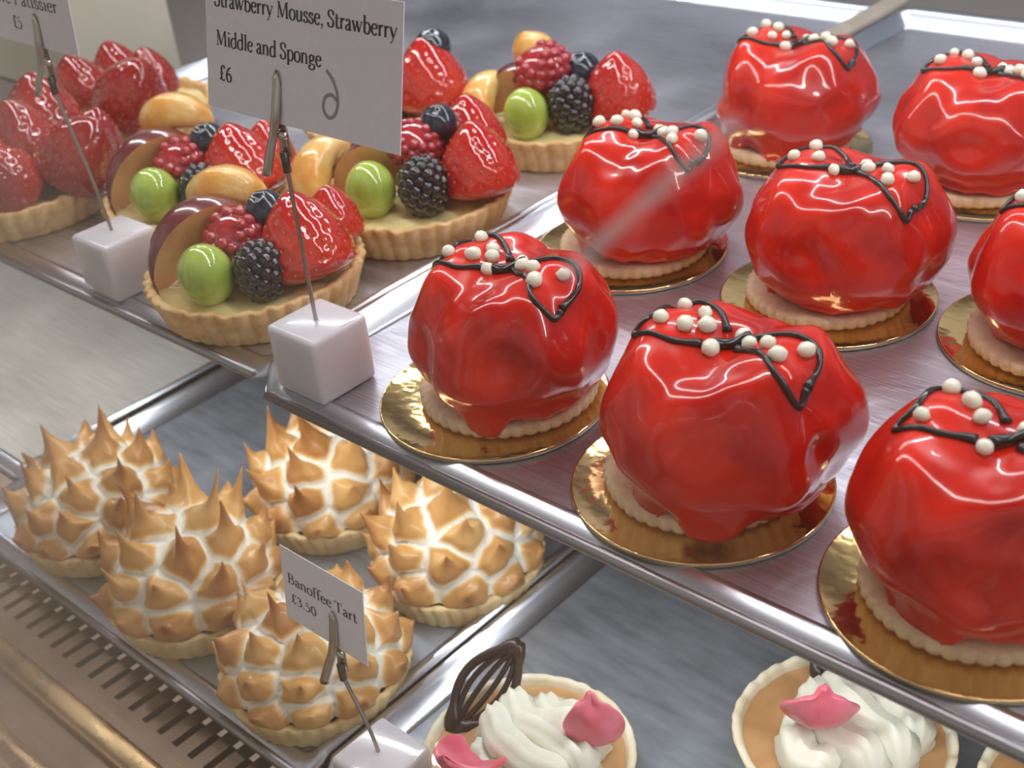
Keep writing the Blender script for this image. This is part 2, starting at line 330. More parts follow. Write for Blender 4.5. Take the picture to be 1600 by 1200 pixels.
# ------------------------------------------------------------ gold boards
def board(x, y, label, R=.045):
    n = 96; pr = [(0.0, .0016), (.30, .0016), (.7, .00155), (.965, .0015), (.985, .0021), (.997, .0021), (1, .0017), (1, .0004), (.99, .0002), (.4, .0002), (0, .0002)]
    t = thing('cake_board', label, 'cake board', (x, y, 0), 0, 'gold cake boards')
    v, f = surf(lambda a, b: (max(1e-5, pr[int(round(b * 6))][0]) * R * math.cos(2 * PI * a), max(1e-5, pr[int(round(b * 6))][0]) * R * math.sin(2 * PI * a), pr[int(round(b * 6))][1]), n, 7, True, True, False)
    MB().add(v, f).build('gold_face', 'gold', t, True)
    v, f = surf(lambda a, b: (pr[6 + int(round(b * 2))][0] * R * math.cos(2 * PI * a), pr[6 + int(round(b * 2))][0] * R * math.sin(2 * PI * a), pr[6 + int(round(b * 2))][1]), n, 3, True, False, True)
    MB().add(v, f).build('board_rim', 'board_edge', t, True)
    return t

# ------------------------------------------------------------ red mousse cakes
PROF = [(0, .0545), (.22, .0548), (.45, .0535), (.66, .0505), (.83, .0445), (.955, .0375), (1.0, .0295), (.975, .0220), (.90, .0158), (.82, .0112), (.78, .0086), (.70, .0068), (.35, .0062)]
def pr_at(t):
    x = t * (len(PROF) - 1); i = min(int(x), len(PROF) - 2); s = x - i
    p0 = PROF[max(i - 1, 0)]; p1 = PROF[i]; p2 = PROF[i + 1]; p3 = PROF[min(i + 2, len(PROF) - 1)]
    return [.5 * (2 * b + (c - a) * s + (2 * a - 5 * b + 4 * c - d) * s * s + (3 * b - a - 3 * c + d) * s ** 3) for a, b, c, d in zip(p0, p1, p2, p3)]
def cake(x, y, R, seed, label, cookie=(0, 0, .0335), creases=None, drips=None, brot=0, H=1.0, bow=(1, 1)):
    rnd = random.Random(seed); z0 = .0021
    t = thing('mousse_cake', label, 'cake', (x, y, z0), 0, 'red glazed mousse cakes')
    if creases is None:
        n = 7; creases = [(2 * PI * (k + rnd.uniform(-.22, .22)) / n, rnd.uniform(.02, .085), rnd.uniform(.16, .34)) for k in range(n)]
    if drips is None: drips = [(rnd.uniform(0, 2 * PI), rnd.uniform(.10, .22), rnd.uniform(.5, 1)) for k in range(5)]
    sv = Vector((seed * 3.1, seed * 1.7, 0))
    dents = [(rnd.uniform(0, 2 * PI), rnd.uniform(.022, .042), rnd.uniform(.0025, .0055), rnd.uniform(.006, .010)) for _ in range(4)]
    def f(u, v):
        th = 2 * PI * u; rho, z = pr_at(v); z *= H; rho = max(rho, 1e-4)
        d = 0
        for (a, dep, wd) in creases:
            da = (th - a + PI) % (2 * PI) - PI
            d -= dep * math.exp(-(da / wd) ** 2)
        wgt = sm((rho - .25) / .65) * (1 if z > .024 else sm((z - .004) / .02)) if v < .8 else .25
        if v > .9: wgt = 0
        s = 1 + (d + .035) * wgt
        p = Vector((R * rho * math.cos(th), R * rho * math.sin(th), z)); c = Vector((0, 0, .026))
        nn = noise.noise(p * 42 + sv) * .0032 + noise.noise(p * 95 + sv) * .0010
        p = c + (p - c) * s; q = (p - c).normalized()
        for (a, zz, am, wd) in dents:
            dc = Vector((R * math.cos(a), R * math.sin(a), zz)); p -= q * am * math.exp(-((p - dc).length / wd) ** 2)
        if v < .80: p += q * nn
        # wings of the bow stand up from the valley at the knot
        if v < .55:
            k = sm((abs(p.x) - .003) / .020) * (1 - sm((math.hypot(p.x, p.y) - .028) / .013))
            p.z += .0050 * k - .0016 * math.exp(-(p.x / .006) ** 2 - (p.y / .02) ** 2)
        # ragged lower hem with drips
        lo = sm((v - .66) / .17)
        if lo > 0:
            rag = noise.noise(Vector((math.cos(th) * 2.2, math.sin(th) * 2.2, seed))) * .0035 + noise.noise(Vector((math.cos(th) * 6, math.sin(th) * 6, seed))) * .0012
            dr = 0
            for (a, wd, am) in drips:
                da = (th - a + PI) % (2 * PI) - PI; dr += am * math.exp(-(da / wd) ** 4)
            if v > .9: dr *= .6; rag *= .4
            p.z = max(.0015 if dr > .2 else .0042, p.z + lo * (rag - .0085 * dr)); rr = math.hypot(p.x, p.y)
            if rr > 1e-4: k = 1 + lo * dr * .055 * (1 if v < .9 else 0); p.x *= k; p.y *= k
        return tuple(p)
    v, fc = surf(f, 168, 84, True, True, True)
    body = MB().add(v, fc).build('glazed_mousse', 'red', t)
    bvh = BVHTree.FromPolygons([Vector(p) for p in v], fc)
    def top(px, py):
        h = bvh.ray_cast(Vector((px, py, .2)), Vector((0, 0, -1))); return (h[0], h[1] if h[1].z > 0 else -h[1]) if h[0] else (Vector((px, py, .05)), Vector((0, 0, 1)))
    # cookie
    cx, cy, cR = cookie; nf = 42; cp = [(0.02, .0052), (.90, .0052), (.97, .0049), (1, .0040), (1.0, .0014), (.985, .0002), (.02, .0002)]; cR -= .0008
    def cf(u, v):
        th = 2 * PI * u; r_, z_ = cp[int(round(v * 6))]; k = 1 + (.032 * abs(math.cos(nf * th / 2)) + .012 * noise.noise(Vector((math.cos(th) * 3, math.sin(th) * 3, seed)))) * (r_ > .9)
        return (cx + cR * r_ * k * math.cos(th), cy + cR * r_ * k * math.sin(th), z_)
    v, fc = surf(cf, 252, 7, True, True, True); MB().add(v, fc).build('cookie_base', 'cookie', t)
    # bow outline
    ca, sa = math.cos(brot), math.sin(brot)
    def bp(q, j=.0007):
        X = (q[0] * bow[0] + rnd.uniform(-j, j) * 1000 * .8) * .001; Y = (q[1] * bow[1] + rnd.uniform(-j, j) * 1000 * .8) * .001
        return (X * ca - Y * sa, X * sa + Y * ca)
    loops = [[(-5, 5), (-12, 11), (-21, 14), (-28, 9), (-27, -3), (-28, -12.5), (-16, -12.5), (-6.5, -6)], [(4, -1), (10, -4), (17, -7), (25, -12), (32, -11), (31.5, -6)], [(31.5, -5), (29.5, 6), (23, 11.5), (14, 10), (5, 5)]]
    for L in loops:
        P = crom([Vector((*bp(q), 0)) for q in L], 7); Q = []
        for p in P:
            h, nr = top(p.x, p.y); Q.append(h + nr * .0004)
        n_ = len(Q); rr = [.00105 * (1 + .25 * noise.noise(q * 300)) + .0007 * (math.exp(-(i / 2.0) ** 2) + math.exp(-((n_ - 1 - i) / 2.0) ** 2)) for i, q in enumerate(Q)]
        MB().add(*tube(Q, rr, 10)).build('chocolate_outline', 'choc', t)
    P = crom([Vector((*bp(q), 0)) for q in ((-3.5, -5.5), (0, 0), (4, 5.5))], 5); Q = [top(p.x, p.y)[0] + Vector((0, 0, .0016)) for p in P]
    MB().add(*tube(Q, [.0019, .0021, .0021, .0019, .0017, .0016, .0016, .0016, .0018, .0021, .0017], 10)).build('chocolate_knot', 'choc', t)
    for (a, b_) in ((-23, 8), (-15, 6), (-23, -7), (-14.5, -4), (-9, 1.5), (1, 6.5), (-4, -7), (7.5, 1.5), (14, 1), (20.5, -6), (25, 5)):
        if rnd.random() < .06: continue
        px, py = bp((a, b_), .0014); h, nr = top(px, py); s = rnd.uniform(.88, 1.12) * .0029; sd = rnd.uniform(0, 99)
        v, fc = ell(s, s * rnd.uniform(.8, 1.0), s * .86, 14, 10, lambda d: 1 + .16 * noise.noise(d * 1.6 + Vector((sd, 0, 0))))
        MB().add(v, fc, 0, orient(h + nr * s * .45, nr, rnd.uniform(0, 6))).build('sugar_pearl', 'pearl', t)
    return t
cakes = [
 (-.304, .292, .009, .006, .0402, 11, 'red glazed cake at the tray front left corner beside the white cube', (-.006, 0, .035), [(5.0, .25, .9)]),
 (-.206, .291, .009, .004, .0425, 5, 'large red glazed cake in the middle of the front row with heavy drips', (-.010, -.002, .0335), [(4.35, .22, 1.0), (5.1, .3, .8)]),
 (-.338, .424, .0095, .005, .0412, 8, 'red glazed cake crossed by the diagonal glare, behind the corner cake', (-.008, -.004, .0345), None),
 (-.238, .430, .007, .004, .0405, 21, 'bright red cake at the centre of the middle row on copper board', (-.008, -.003, .0335), None),
 (-.109, .291, .004, .003, .0415, 13, 'red glazed cake cut off by the lower right edge of the photo', (-.004, -.002, .0335), [(4.5, .35, .9)]),
 (-.1465, .446, .005, .001, .0405, 17, 'red glazed cake cut off at the right edge of the middle row', (-.004, -.004, .0335), None),
 (-.342, .567, .005, .002, .0425, 23, 'red glazed cake at the back left of its tray, in front of the beige strip', (-.006, -.002, .0345), [(4.0, .25, 1), (4.9, .2, .6)]),
 (-.234, .571, -.001, -.001, .0425, 29, 'red glazed cake at the top right with a long drip onto its board', (-.003, -.002, .0335), [(4.2, .15, 1.9)]),
]
BL = ['bright gold round board under the corner cake beside the white cube', 'gold round board under the large middle cake of the front row', 'gold round board under the cake crossed by the diagonal glare', 'copper toned gold board under the bright red centre cake', 'gold round board under the cake at the lower right edge',
      'gold board under the cake cut off at the right of the middle row', 'gold board under the back left cake, mostly in shade', 'gold board with a red glaze drip under the top right cake']
for i, (bx, by, dx, dy, R, seed, lab, ck, dr) in enumerate(cakes):
    board(bx, by, BL[i])
    cake(bx + dx, by + dy, R, seed, lab, ck, None, dr, random.Random(seed).uniform(-.16, .06), 1.0 + random.Random(seed + 1).uniform(-.03, .03))

# ------------------------------------------------------------ tart shell
def shell_mesh(R, H, nf, base=.86, th=.0038, fill=.012, amp=.034, seed=0, smooth_top=False):
    pr = [(0.001, 0), (base * R, 0), (base * R + .0006, .0008), ((base * .45 + .55) * R, H * .55), (R, H - .0006), (R - .0008, H + .0004), (R - th + .0006, H), (R - th, H - .0012), (R - th - .002, fill - .001)]
    def f(u, v):
        k = int(round(v * 8)); r, z = pr[k]; a = 2 * PI * u
        w_ = {0: 0, 1: .8, 2: 1, 3: 1, 4: 1, 5: .9, 6: .35, 7: .2, 8: .1}[k]
        m = 1 + w_ * amp * abs(math.cos(nf * a / 2)) + .010 * noise.noise(Vector((math.cos(a) * 2, math.sin(a) * 2, seed + z * 20))) + .006 * w_ * noise.noise(Vector((math.cos(a) * 9, math.sin(a) * 9, seed + z * 200)))
        zz = z + (0.0016 * noise.noise(Vector((math.cos(a) * 7, math.sin(a) * 7, seed + 9))) if k in (4, 5, 6, 7) else 0)
        return (r * m * math.cos(a), r * m * math.sin(a), zz)
    return surf(f, nf * 8, 9, True, True, False)
def disc_mesh(R, z, dome, seed, amp=.0012, n=48, freq=120):
    def f(u, v):
        a = 2 * PI * u; r = max(v, .001) * R; p = Vector((r * math.cos(a), r * math.sin(a), 0))
        return (p.x, p.y, z + dome * (1 - v * v) + amp * noise.noise(p * freq + Vector((seed, 0, 0))))
    return surf(f, n, 16, True, True, False)

# ---- fruit
def grape_mesh(s=1): return ell(.0122 * s, .0122 * s, .0146 * s, 32, 22, lambda d: 1 + .015 * noise.noise(d * 2))
def drupe(rx, rz, dr, n, hole=False, seed=0):
    mb = MB(); rnd = random.Random(seed)
    v, f = ell(rx * (1.13 if hole else .9), rx * (1.13 if hole else .9), rz * (1.05 if hole else .9), 18, 12); mb.add(v, f)
    for i in range(n):
        zz = 1 - 2 * (i + .5) / n; 
        if hole and zz > .86: continue
        a = i * 2.39996; r = math.sqrt(1 - zz * zz); d = Vector((r * math.cos(a), r * math.sin(a), zz))
        s = dr * rnd.uniform(.85, 1.12); v, f = ell(s, s, s, 10, 8)
        tap = 1 if zz > 0 else 1 - .12 * abs(zz)
        mb.add(v, f, 0, Matrix.Translation((d.x * rx * tap, d.y * rx * tap, d.z * rz)))
    return mb
def strawberry_mb(R=.0180, L=.0335, seed=0, squash=1):
    mb = MB(); pf = lambda t: (max(.02, math.sin(PI * min(1, t * .62 + .0)) ** .75 * (1 - .0 * t)) if t < .8 else 0)
    def rad(t):   # t 0 tip .. 1 shoulder
        if t < .8: return math.sin(PI / 2 * (t / .8)) ** .66
        return math.sqrt(max(0, 1 - ((t - .8) / .2) ** 2)) * .999
    seeds = []
    for j in range(9):
        tt = .12 + j * .09; n = max(4, int(15 * rad(tt)))
        for k in range(n): seeds.append((tt, (k + .5 * (j % 2)) / n))
    def f(u, v):
        t = v; r = max(rad(t), .001) * R * (1 + .03 * noise.noise(Vector((math.cos(2 * PI * u) * 1.5, math.sin(2 * PI * u) * 1.5, t * 2 + seed))))
        d = 0
        for (st, su) in seeds:
            du = abs((u - su + .5) % 1 - .5) * 2 * PI * rad(st) * R; dt = (t - st) * L
            q = (du * du + dt * dt)
            if q < 9e-6: d += math.exp(-q / 1.5e-6)
        r -= .00085 * min(d, 1)
        a = 2 * PI * u; return (r * math.cos(a), r * math.sin(a) * squash, (1 - t) * L)
    v, fc = surf(f, 64, 44, True, True, True); mb.add(v, fc, 0)
    sv, sf = ell(.00042, .00030, .00075, 6, 5)
    for (st, su) in seeds:
        a = 2 * PI * su; r = rad(st) * R - .00045
        mb.add(sv, sf, 1, Matrix.Translation((r * math.cos(a), r * math.sin(a) * squash, (1 - st) * L)) @ Matrix.Rotation(a, 4, 'Z') @ Matrix.Rotation(-.4, 4, 'Y'))
    return mb
def mandarin_mb(seed=0, s=1):
    mb = MB()
    def f(u, v):                                   # crescent running along local x, arched towards +z
        t = v; a = (t - .5) * 2.5; wv = max(.03, math.sin(PI * t) ** .6); Rr = .0165 * s
        cx, cz = Rr * math.sin(a), Rr * math.cos(a) - .006
        th = 2 * PI * u; wy = .0095 * s * wv; wr = .0088 * s * wv
        y = wy * math.cos(th); r = wr * math.sin(th) * (1 if math.sin(th) > 0 else .9) * (1 - .25 * abs(math.cos(th)))
        r += .00035 * noise.noise(Vector((t * 9, u * 8, seed)))
        return (cx + r * math.sin(a), y, cz + r * math.cos(a))
    v, fc = surf(f, 28, 30, True, True, True); return mb.add(v, fc)
def plum_mb(s=1):
    # wedge slice of a plum: curved skin outside (material 0), flesh faces (material 1); round disc-like side in the local xz plane
    mb = MB(); R = .0235 * s; n = 28; T = .0050 * s
    v = []; f = []
    for i in range(n + 1):
        a = PI * i / n * 1.12 - .06 * PI; cx, cz = -R * math.cos(a), R * math.sin(a)
        for k in range(7):
            b = (k / 6 - .5) * 1.0; v.append((cx * (.93 + .07 * math.cos(b * 2)), math.sin(b) * T * 2.2 * math.sin(max(.05, min(PI - .05, a))) ** .5, cz * (.93 + .07 * math.cos(b * 2))))
    for i in range(n):
        for k in range(6): a = i * 7 + k; f.append((a, a + 1, a + 8, a + 7))
    mb.add(v, f, 0)
    for k, sg in ((0, -1), (6, 1)):
        vv = [v[i * 7 + k] for i in range(n + 1)]; cpt = (0, sg * T * .15, .001)
        vv2 = [tuple(Vector(cpt) + (Vector(p) - Vector(cpt)) * .45 + Vector((0, -sg * .0006, 0))) for p in vv]
        N = n + 1; mb.add(vv + vv2 + [cpt], [(i, i + 1, N + i + 1, N + i) for i in range(n)] + [(N + i, N + i + 1, 2 * N) for i in range(n)], 1)
    v0 = [v[0], v[6], v[n * 7 + 6], v[n * 7]]; mb.add(v0, [(0, 1, 2, 3)], 1)
    return mb
def blueberry_mb():
    def rd(d):
        k = 1
        if d.z > .80: 
            r = math.hypot(d.x, d.y); k = 1 - .16 * (1 - sm(r / .34)) + .05 * math.exp(-((r - .42) / .10) ** 2) * (.6 + .4 * math.cos(5 * math.atan2(d.y, d.x)))
        return k
    v, f = ell(.0096, .0096, .0088, 30, 24, rd); return MB().add(v, f)
FR = {}
def fruit(kind, parent, loc, axis=(0, 0, 1), roll=0, s=1, m=None):
    names = dict(grape='grape', blackberry='blackberry', raspberry='raspberry', strawberry='strawberry', mandarin='mandarin_segment', plum='plum_slice', blueberry='blueberry')
    key = (kind, m)
    if key not in FR:
        if kind == 'grape': v, f = grape_mesh(); mb = MB().add(v, f); ms = 'grape'
        elif kind == 'blackberry': mb = drupe(.0095, .0125, .0031, 74, seed=3); ms = 'berry'
        elif kind == 'raspberry': mb = drupe(.0122, .0108, .0027, 84, True, 5); ms = 'rasp'
        elif kind == 'strawberry': mb = strawberry_mb(); ms = [m or 'straw', 'seed']
        elif kind == 'mandarin': mb = mandarin_mb(); ms = 'mandarin'
        elif kind == 'plum': mb = plum_mb(); ms = ['plum_skin', 'plum']
        else: mb = blueberry_mb(); ms = 'berry_blue'
        o = mb.build(names[kind], ms, parent); FR[key] = o
    else:
        o = FR[key].copy(); C.objects.link(o); o.parent = parent
    o.matrix_parent_inverse = Matrix.Identity(4)
    o.matrix_basis = orient(loc, axis, roll) @ Matrix.Scale(s, 4)
    return o
def fruit_tart(x, y, label, fruits, R=.0492, seed=0):
    t = thing('fruit_tart', label, 'tart', (x, y, .0003), 0, 'glazed fruit tarts')
    v, f = shell_mesh(R, .0185, 40, seed=seed); MB().add(v, f).build('pastry_shell', 'crust', t)
    v, f = disc_mesh(R - .005, .0145, .0025, seed, .0022); MB().add(v, f).build('custard', 'custard', t)
    for q in fruits: fruit(q[0], t, [c * .001 for c in q[1]], *(q[2:]))
    return t
std = [('grape', (9, -31, 28.5), (.1, -.2, 1)), ('blackberry', (27, -15, 28), (.15, -.1, 1)), ('strawberry', (34, 7, 16), (-.34, .10, 1), 0, 1.22), ('strawberry', (18, 34, 20), (-.1, .1, 1), 1, .8),
       ('raspberry', (4, -9, 35), (.1, -.6, 1), 0, 1.08), ('blueberry', (10, 5, 45), (.1, -.4, 1)), ('plum', (-17, -11, 22), (0.1, -.15, 1), .75, 1.25), ('mandarin', (-25, 12, 38), (.1, -.5, 1), .35, 1.15), ('raspberry', (0, 20, 26), (0, 0, 1)), ('strawberry', (-4, 8, 20), (0, 0, 1), 0, .7)]
fruit_tart(-.4532, .2946, 'front fruit tart behind the needle of the big sign, mandarin on its back', std, seed=1)
f2 = list(std); f2[7] = ('mandarin', (-26, 14, 42), (.1, -.5, 1), .35, 1.2)
fruit_tart(-.552, .336, 'hazy fruit tart between the strawberry tart and the front fruit tart', f2, seed=2)
f3 = [('grape', (0, -27, 28), (0, -.1, 1)), ('blackberry', (23, -13, 29), (.1, -.1, 1), 0, 1.08), ('strawberry', (37, 12, 18), (-.15, .05, 1), 0, 1.12), ('strawberry', (14, 30, 24), (-.1, .1, 1), 0, 1.05),
      ('raspberry', (4, 2, 41), (.2, -.4, 1)), ('blueberry', (10, 14, 50), (.3, -.4, 1)), ('plum', (-10, -10, 22), (0, -.1, 1), .6, 1.1), ('mandarin', (-27, -24, 27), (-.9, -.9, .6), 2.3, 1.25), ('strawberry', (-8, 12, 20), (0, 0, 1), 0, .8)]
fruit_tart(-.4502, .3934, 'fruit tart directly behind the lower right of the big sign', f3, seed=3)
f4 = [('grape', (3, -32, 28), (0, -.1, 1)), ('blackberry', (20, -14, 30), (.1, -.1, 1), 0, 1.1), ('strawberry', (35, 9, 18), (0, -.05, 1), 0, 1.12), ('raspberry', (-4, -8, 44), (-.2, -.5, 1), 0, 1.2),
      ('blueberry', (12, 6, 42), (.1, -.4, 1), 0, 1.1), ('plum', (-12, -14, 24), (0, -.1, 1), .5, 1.1), ('mandarin', (-20, -28, 27), (-.9, -.9, .6), 2.3, 1.15), ('mandarin', (-15, 2, 44), (-.3, -.3, 1), .6, 1.0), ('strawberry', (-2, 8, 18), (0, 0, 1), 0, .8)]
fruit_tart(-.4544, .5141, 'fruit tart standing alone at the back of its tray', f4, seed=4)
f5 = [('grape', (2, -30, 28), (0, -.1, 1)), ('mandarin', (-18, -24, 24), (-.3, -.9, .6), .6, 1.1), ('strawberry', (34, 6, 22), (-.15, .05, 1), 0, 1.25), ('blackberry', (14, -12, 28), (0, 0, 1)), ('blueberry', (30, 14, 56), (.2, -.2, 1), 0, 1.1), ('raspberry', (0, 6, 34), (0, 0, 1)), ('strawberry', (12, 24, 20), (0, 0, 1))]
fruit_tart(-.548, .468, 'fruit tart almost hidden behind the big sign', f5, seed=5)
def berry_tart(x, y, label, seed, lst, R):
    t = thing('strawberry_tart', label, 'tart', (x, y, .0003), 0, 'strawberry tarts')
    v, f = shell_mesh(R, .0185, 40, seed=seed); MB().add(v, f).build('pastry_shell', 'crust', t)
    v, f = disc_mesh(R - .005, .0145, .0025, seed, .0022); MB().add(v, f).build('custard', 'custard', t)
    for q in lst: fruit('strawberry', t, [c * .001 for c in q[0]], q[1], q[2], q[3], 'straw_dark')
berry_tart(-.6650, .2930, 'strawberry tart piled with whole berries at the far left', 7,
  [((40, 10, 22), (.45, .25, .6), 0, 1.25), ((26, -24, 24), (-.55, -.1, .6), 0, 1.2), ((30, -14, 20), (.2, -.5, .7), 1, 1.1), ((14, 4, 26), (.05, -.1, 1), 0, 1.15), ((-6, 26, 22), (-.1, .1, 1), 2, 1.35), ((-8, -14, 22), (-.2, -.2, 1), 0, 1.2), ((26, 32, 18), (.2, .3, 1), 0, 1.0), ((-34, 6, 20), (-.3, 0, 1), 1, 1.2)], .0565)
berry_tart(-.7080, .3980, 'strawberry tart behind the far left one, half hidden', 9,
  [((30, -22, 21), (.45, .1, .8), 0, 1.3), ((-14, -20, 18), (-.2, -.1, 1), 0, 1.1), ((4, 14, 18), (0, 0, 1), 0, 1.0), ((-28, 14, 18), (-.3, 0, 1), 0, 1)], .0500)

# ------------------------------------------------------------ meringue tarts
def meringue_tart(x, y, R, seed, label, spike=1.0, rot=0, h=1.0):
    rnd = random.Random(seed)
    t = thing('meringue_tart', label, 'tart', (x, y, ZL + .0003), rot, 'toasted meringue tarts')
    v, f = shell_mesh(R * .985, .0150, 38, .88, fill=.013, amp=.022, seed=seed); MB().add(v, f).build('pastry_shell', 'crust_pale', t)
    Hd = .031 * h; RB = R * .87
    def dome(a, b): return Vector((RB * math.cos(b) ** .85 * math.cos(a), RB * math.cos(b) ** .85 * math.sin(a), .0150 + Hd * math.sin(b)))
    ks = []
    for (n, b, L) in ((11, .14, .0080), (9, .54, .0140), (6, .94, .0195), (2, 1.30, .0220)):
        o0 = rnd.uniform(0, 6)
        for k in range(n):
            a = o0 + 2 * PI * (k + rnd.uniform(-.16, .16)) / n; bb = min(1.5, b + rnd.uniform(-.06, .06)); c = dome(a, bb)
            nr = Vector((math.cos(bb) * math.cos(a), math.cos(bb) * math.sin(a), math.sin(bb)))
            az = rnd.uniform(0, 2 * PI); bend = rnd.uniform(.0, .35)
            up_ = (nr * (.42 if bb > .4 else .62) + Vector((math.cos(az) * bend, math.sin(az) * bend, 1))).normalized()
            ks.append((c, nr, up_, L * rnd.uniform(.75, 1.25) * (spike if b > .4 else .5 + .5 * spike), rnd.uniform(.8, 1.2)))
    NU, NV = 260, 96; v = []; at = []
    for j in range(NV):
        b = (j / (NV - 1)) * (PI / 2 + .12) - .12
        for i in range(NU):
            a = 2 * PI * i / NU; bb = max(0, min(PI / 2 - .002, b)); p = dome(a, bb)
            if b < 0: p = Vector((p.x * (1 + b * 1.1), p.y * (1 + b * 1.1), p.z + b * .012))
            q = p + Vector((noise.noise(p * 150 + Vector((seed, 0, 0))), noise.noise(p * 150 + Vector((0, seed, 0))), 0)) * .0022
            d1 = d2 = 9; kk = None
            for K in ks:
                d = (K[0] - q).length
                if d < d1: d2 = d1; d1 = d; kk = K
                elif d < d2: d2 = d
            e = (d2 - d1) / (d2 + d1)                    # 0 on a crease, 1 at a kiss centre
            rr = min(1, d1 / .0118); bulb = .0066 * math.sqrt(max(0, 1 - (1 - sm(e * 2.2)) ** 2)) * (.55 + .45 * math.sqrt(max(0, 1 - rr * rr)))
            sp = e ** 3.0
            n_ = kk[1] if b >= 0 else kk[1] * .8
            P = p + n_ * bulb + kk[2] * kk[3] * sp * .92
            v.append(tuple(P)); at.append(max(0, min(1, kk[4] * (.64 * sm((e - .045) / .13) + .22 * sm((e - .5) / .5)))))
    f = []
    for j in range(NV - 1):
        for i in range(NU): a = j * NU + i; b = j * NU + (i + 1) % NU; f.append((a, b, b + NU, a + NU))
    f.append(tuple(range((NV - 1) * NU, NV * NU)))
    MB().add(v, f, 0, None, at).build('meringue_topping', 'meringue', t, True, True)
    return t
meringue_tart(-.565, .2375, .0455, 3, 'toasted meringue tart at the far left of the lower tray', 1.15, .3)
meringue_tart(-.4700, .2320, .0445, 4, 'tall spiky meringue tart second in the front row', 1.35, 1.2, 1.15)
meringue_tart(-.472, .325, .0445, 5, 'toasted meringue tart in the back row below the white cube', 1.35, 2.2, 1.1)
meringue_tart(-.378, .3255, .0435, 6, 'toasted meringue tart at the right of the back row under the tray edge', 1.05, .8, 1.1)
meringue_tart(-.3785, .2325, .0440, 7, 'meringue tart with low rounded kisses behind the small sign', .75, 1.9, .9)

# ------------------------------------------------------------ banoffee tarts
def cream_ridge(mb, P, w, h, ridges, seed):
    n = 22
    v = []; f = []; N = len(P)
    for i, p in enumerate(P):
        p = Vector(p); t = (Vector(P[min(i + 1, N - 1)]) - Vector(P[max(i - 1, 0)])).normalized(); s = Vector((t.y, -t.x, 0)).normalized()
        e = math.sqrt(max(.02, 1 - (2 * i / (N - 1) - 1) ** 6))
        for k in range(n):
            a = 2 * PI * k / n; r = 1 + .15 * math.cos(ridges * a) + .05 * noise.noise(Vector((i * .25, a, seed)))
            v.append(tuple(p + s * (w * e * r * math.cos(a)) + Vector((0, 0, h * e * r * math.sin(a)))))
    for i in range(N - 1):
        for k in range(n): a = i * n + k; b = i * n + (k + 1) % n; f.append((a, b, b + n, a + n))
    f.append(tuple(range(n))); f.append(tuple(range((N - 1) * n, N * n))); mb.add(v, f)
def shard(parent, loc, rotz, tilt, s, seed):
    # curled pink petal: thin cup with a pointed tip
    def f(u, v):
        x_ = (u - .5) * 2; wv = math.sin(PI * min(1, .18 + .82 * v) ** .8) ** .7 if v < .82 else .30 * (1 - (v - .82) / .18) + .02
        wv = max(wv, .03) * (.95 if v < .8 else 1)
        X = x_ * .0105 * wv; Z = v * .021; Y = .0065 * (x_ * wv) ** 2 - .004 * math.sin(PI * v) + .0012 * noise.noise(Vector((x_ * 2, v * 3, seed)))
        return (X * s, Y * s, Z * s)
    v, fc = surf(f, 17, 22, False); o = MB().add(v, fc).build('pink_shard', 'pink', parent)
    sl = o.modifiers.new('t', 'SOLIDIFY'); sl.thickness = .0024; sl.offset = 0
    sv = o.modifiers.new('s', 'SUBSURF'); sv.levels = 1; sv.render_levels = 1
    o.matrix_basis = Matrix.Translation(loc) @ Matrix.Rotation(rotz, 4, 'Z') @ Matrix.Rotation(tilt, 4, 'X'); return o
def fan(parent, loc, rotz, tilt, s=1, roll=0):
    # leaf shaped lattice: two bowed outer strands meeting at both ends with inner strands between
    mb = MB()
    for k in (-1, -.62, -.22, .2, .6, 1):
        P = [Vector((k * .0105 * math.sin(PI * (t / 12) ** .9), .004 * math.sin(PI * t / 12), t / 12 * .044)) * s for t in range(13)]
        rr = [(.0019 if abs(k) == 1 else .0012) * s * (1 + (1.0 if t < 2 else 0) + (.5 if t > 10 else 0)) for t in range(13)]
        mb.add(*tube(P, rr, 8))
    o = mb.build('chocolate_fan', 'choc2', parent); o.matrix_basis = Matrix.Translation(loc) @ Matrix.Rotation(rotz, 4, 'Z') @ Matrix.Rotation(tilt, 4, 'X') @ Matrix.Rotation(roll, 4, 'Y'); return o
def banoffee(x, y, label, seed, rot=0, shards=(), fans=()):
    t = thing('banoffee_tart', label, 'tart', (x, y, ZL + .0003), rot, 'cream topped banoffee tarts')
    R = .0435
    v, f = shell_mesh(R, .0205, 40, .85, .0034, .016, .004, seed); MB().add(v, f).build('pastry_shell', 'crust_white', t)
    v, f = disc_mesh(R - .0036, .0175, .0008, seed, .0007); MB().add(v, f).build('caramel', 'caramel', t)
    cm = MB()
    # piped cream: three fat ridged passes laid side by side
    for k, (yy, L, hh) in enumerate(((-.019, .017, .0085), (-.006, .026, .0115), (.007, .027, .012), (.020, .019, .010))):
        P = [(-L + 2 * L * i / 16 + .004, yy + .0025 * math.sin(i * .5 + k), .0215 + .002 * math.sin(i * .9 + seed) + (.003 if k in (1, 2) else 0)) for i in range(17)]
        cream_ridge(cm, P, .0092, hh, 9, seed + k)
    cm.build('whipped_cream', 'cream', t)
    for q in shards: shard(t, *q)
    for q in fans: fan(t, *q)
    return t
banoffee(-.2615, .2462, 'cream tart with two pink shards, beside the small sign', 1, -.2, [((.023, .017, .031), .9, -.15, 1.2, 1), ((.000, -.022, .032), .3, .75, 1.35, 2)], [((-.033, -.014, .016), .75, -.55, 1.05, .62)])
banoffee(-.168, .331, 'cream tart half hidden under the tray edge, one pink shard', 2, -.5, [((.004, -.014, .033), 1.1, .30, 1.5, 3)], [((-.026, .006, .021), .6, -.4, .95, 0)])
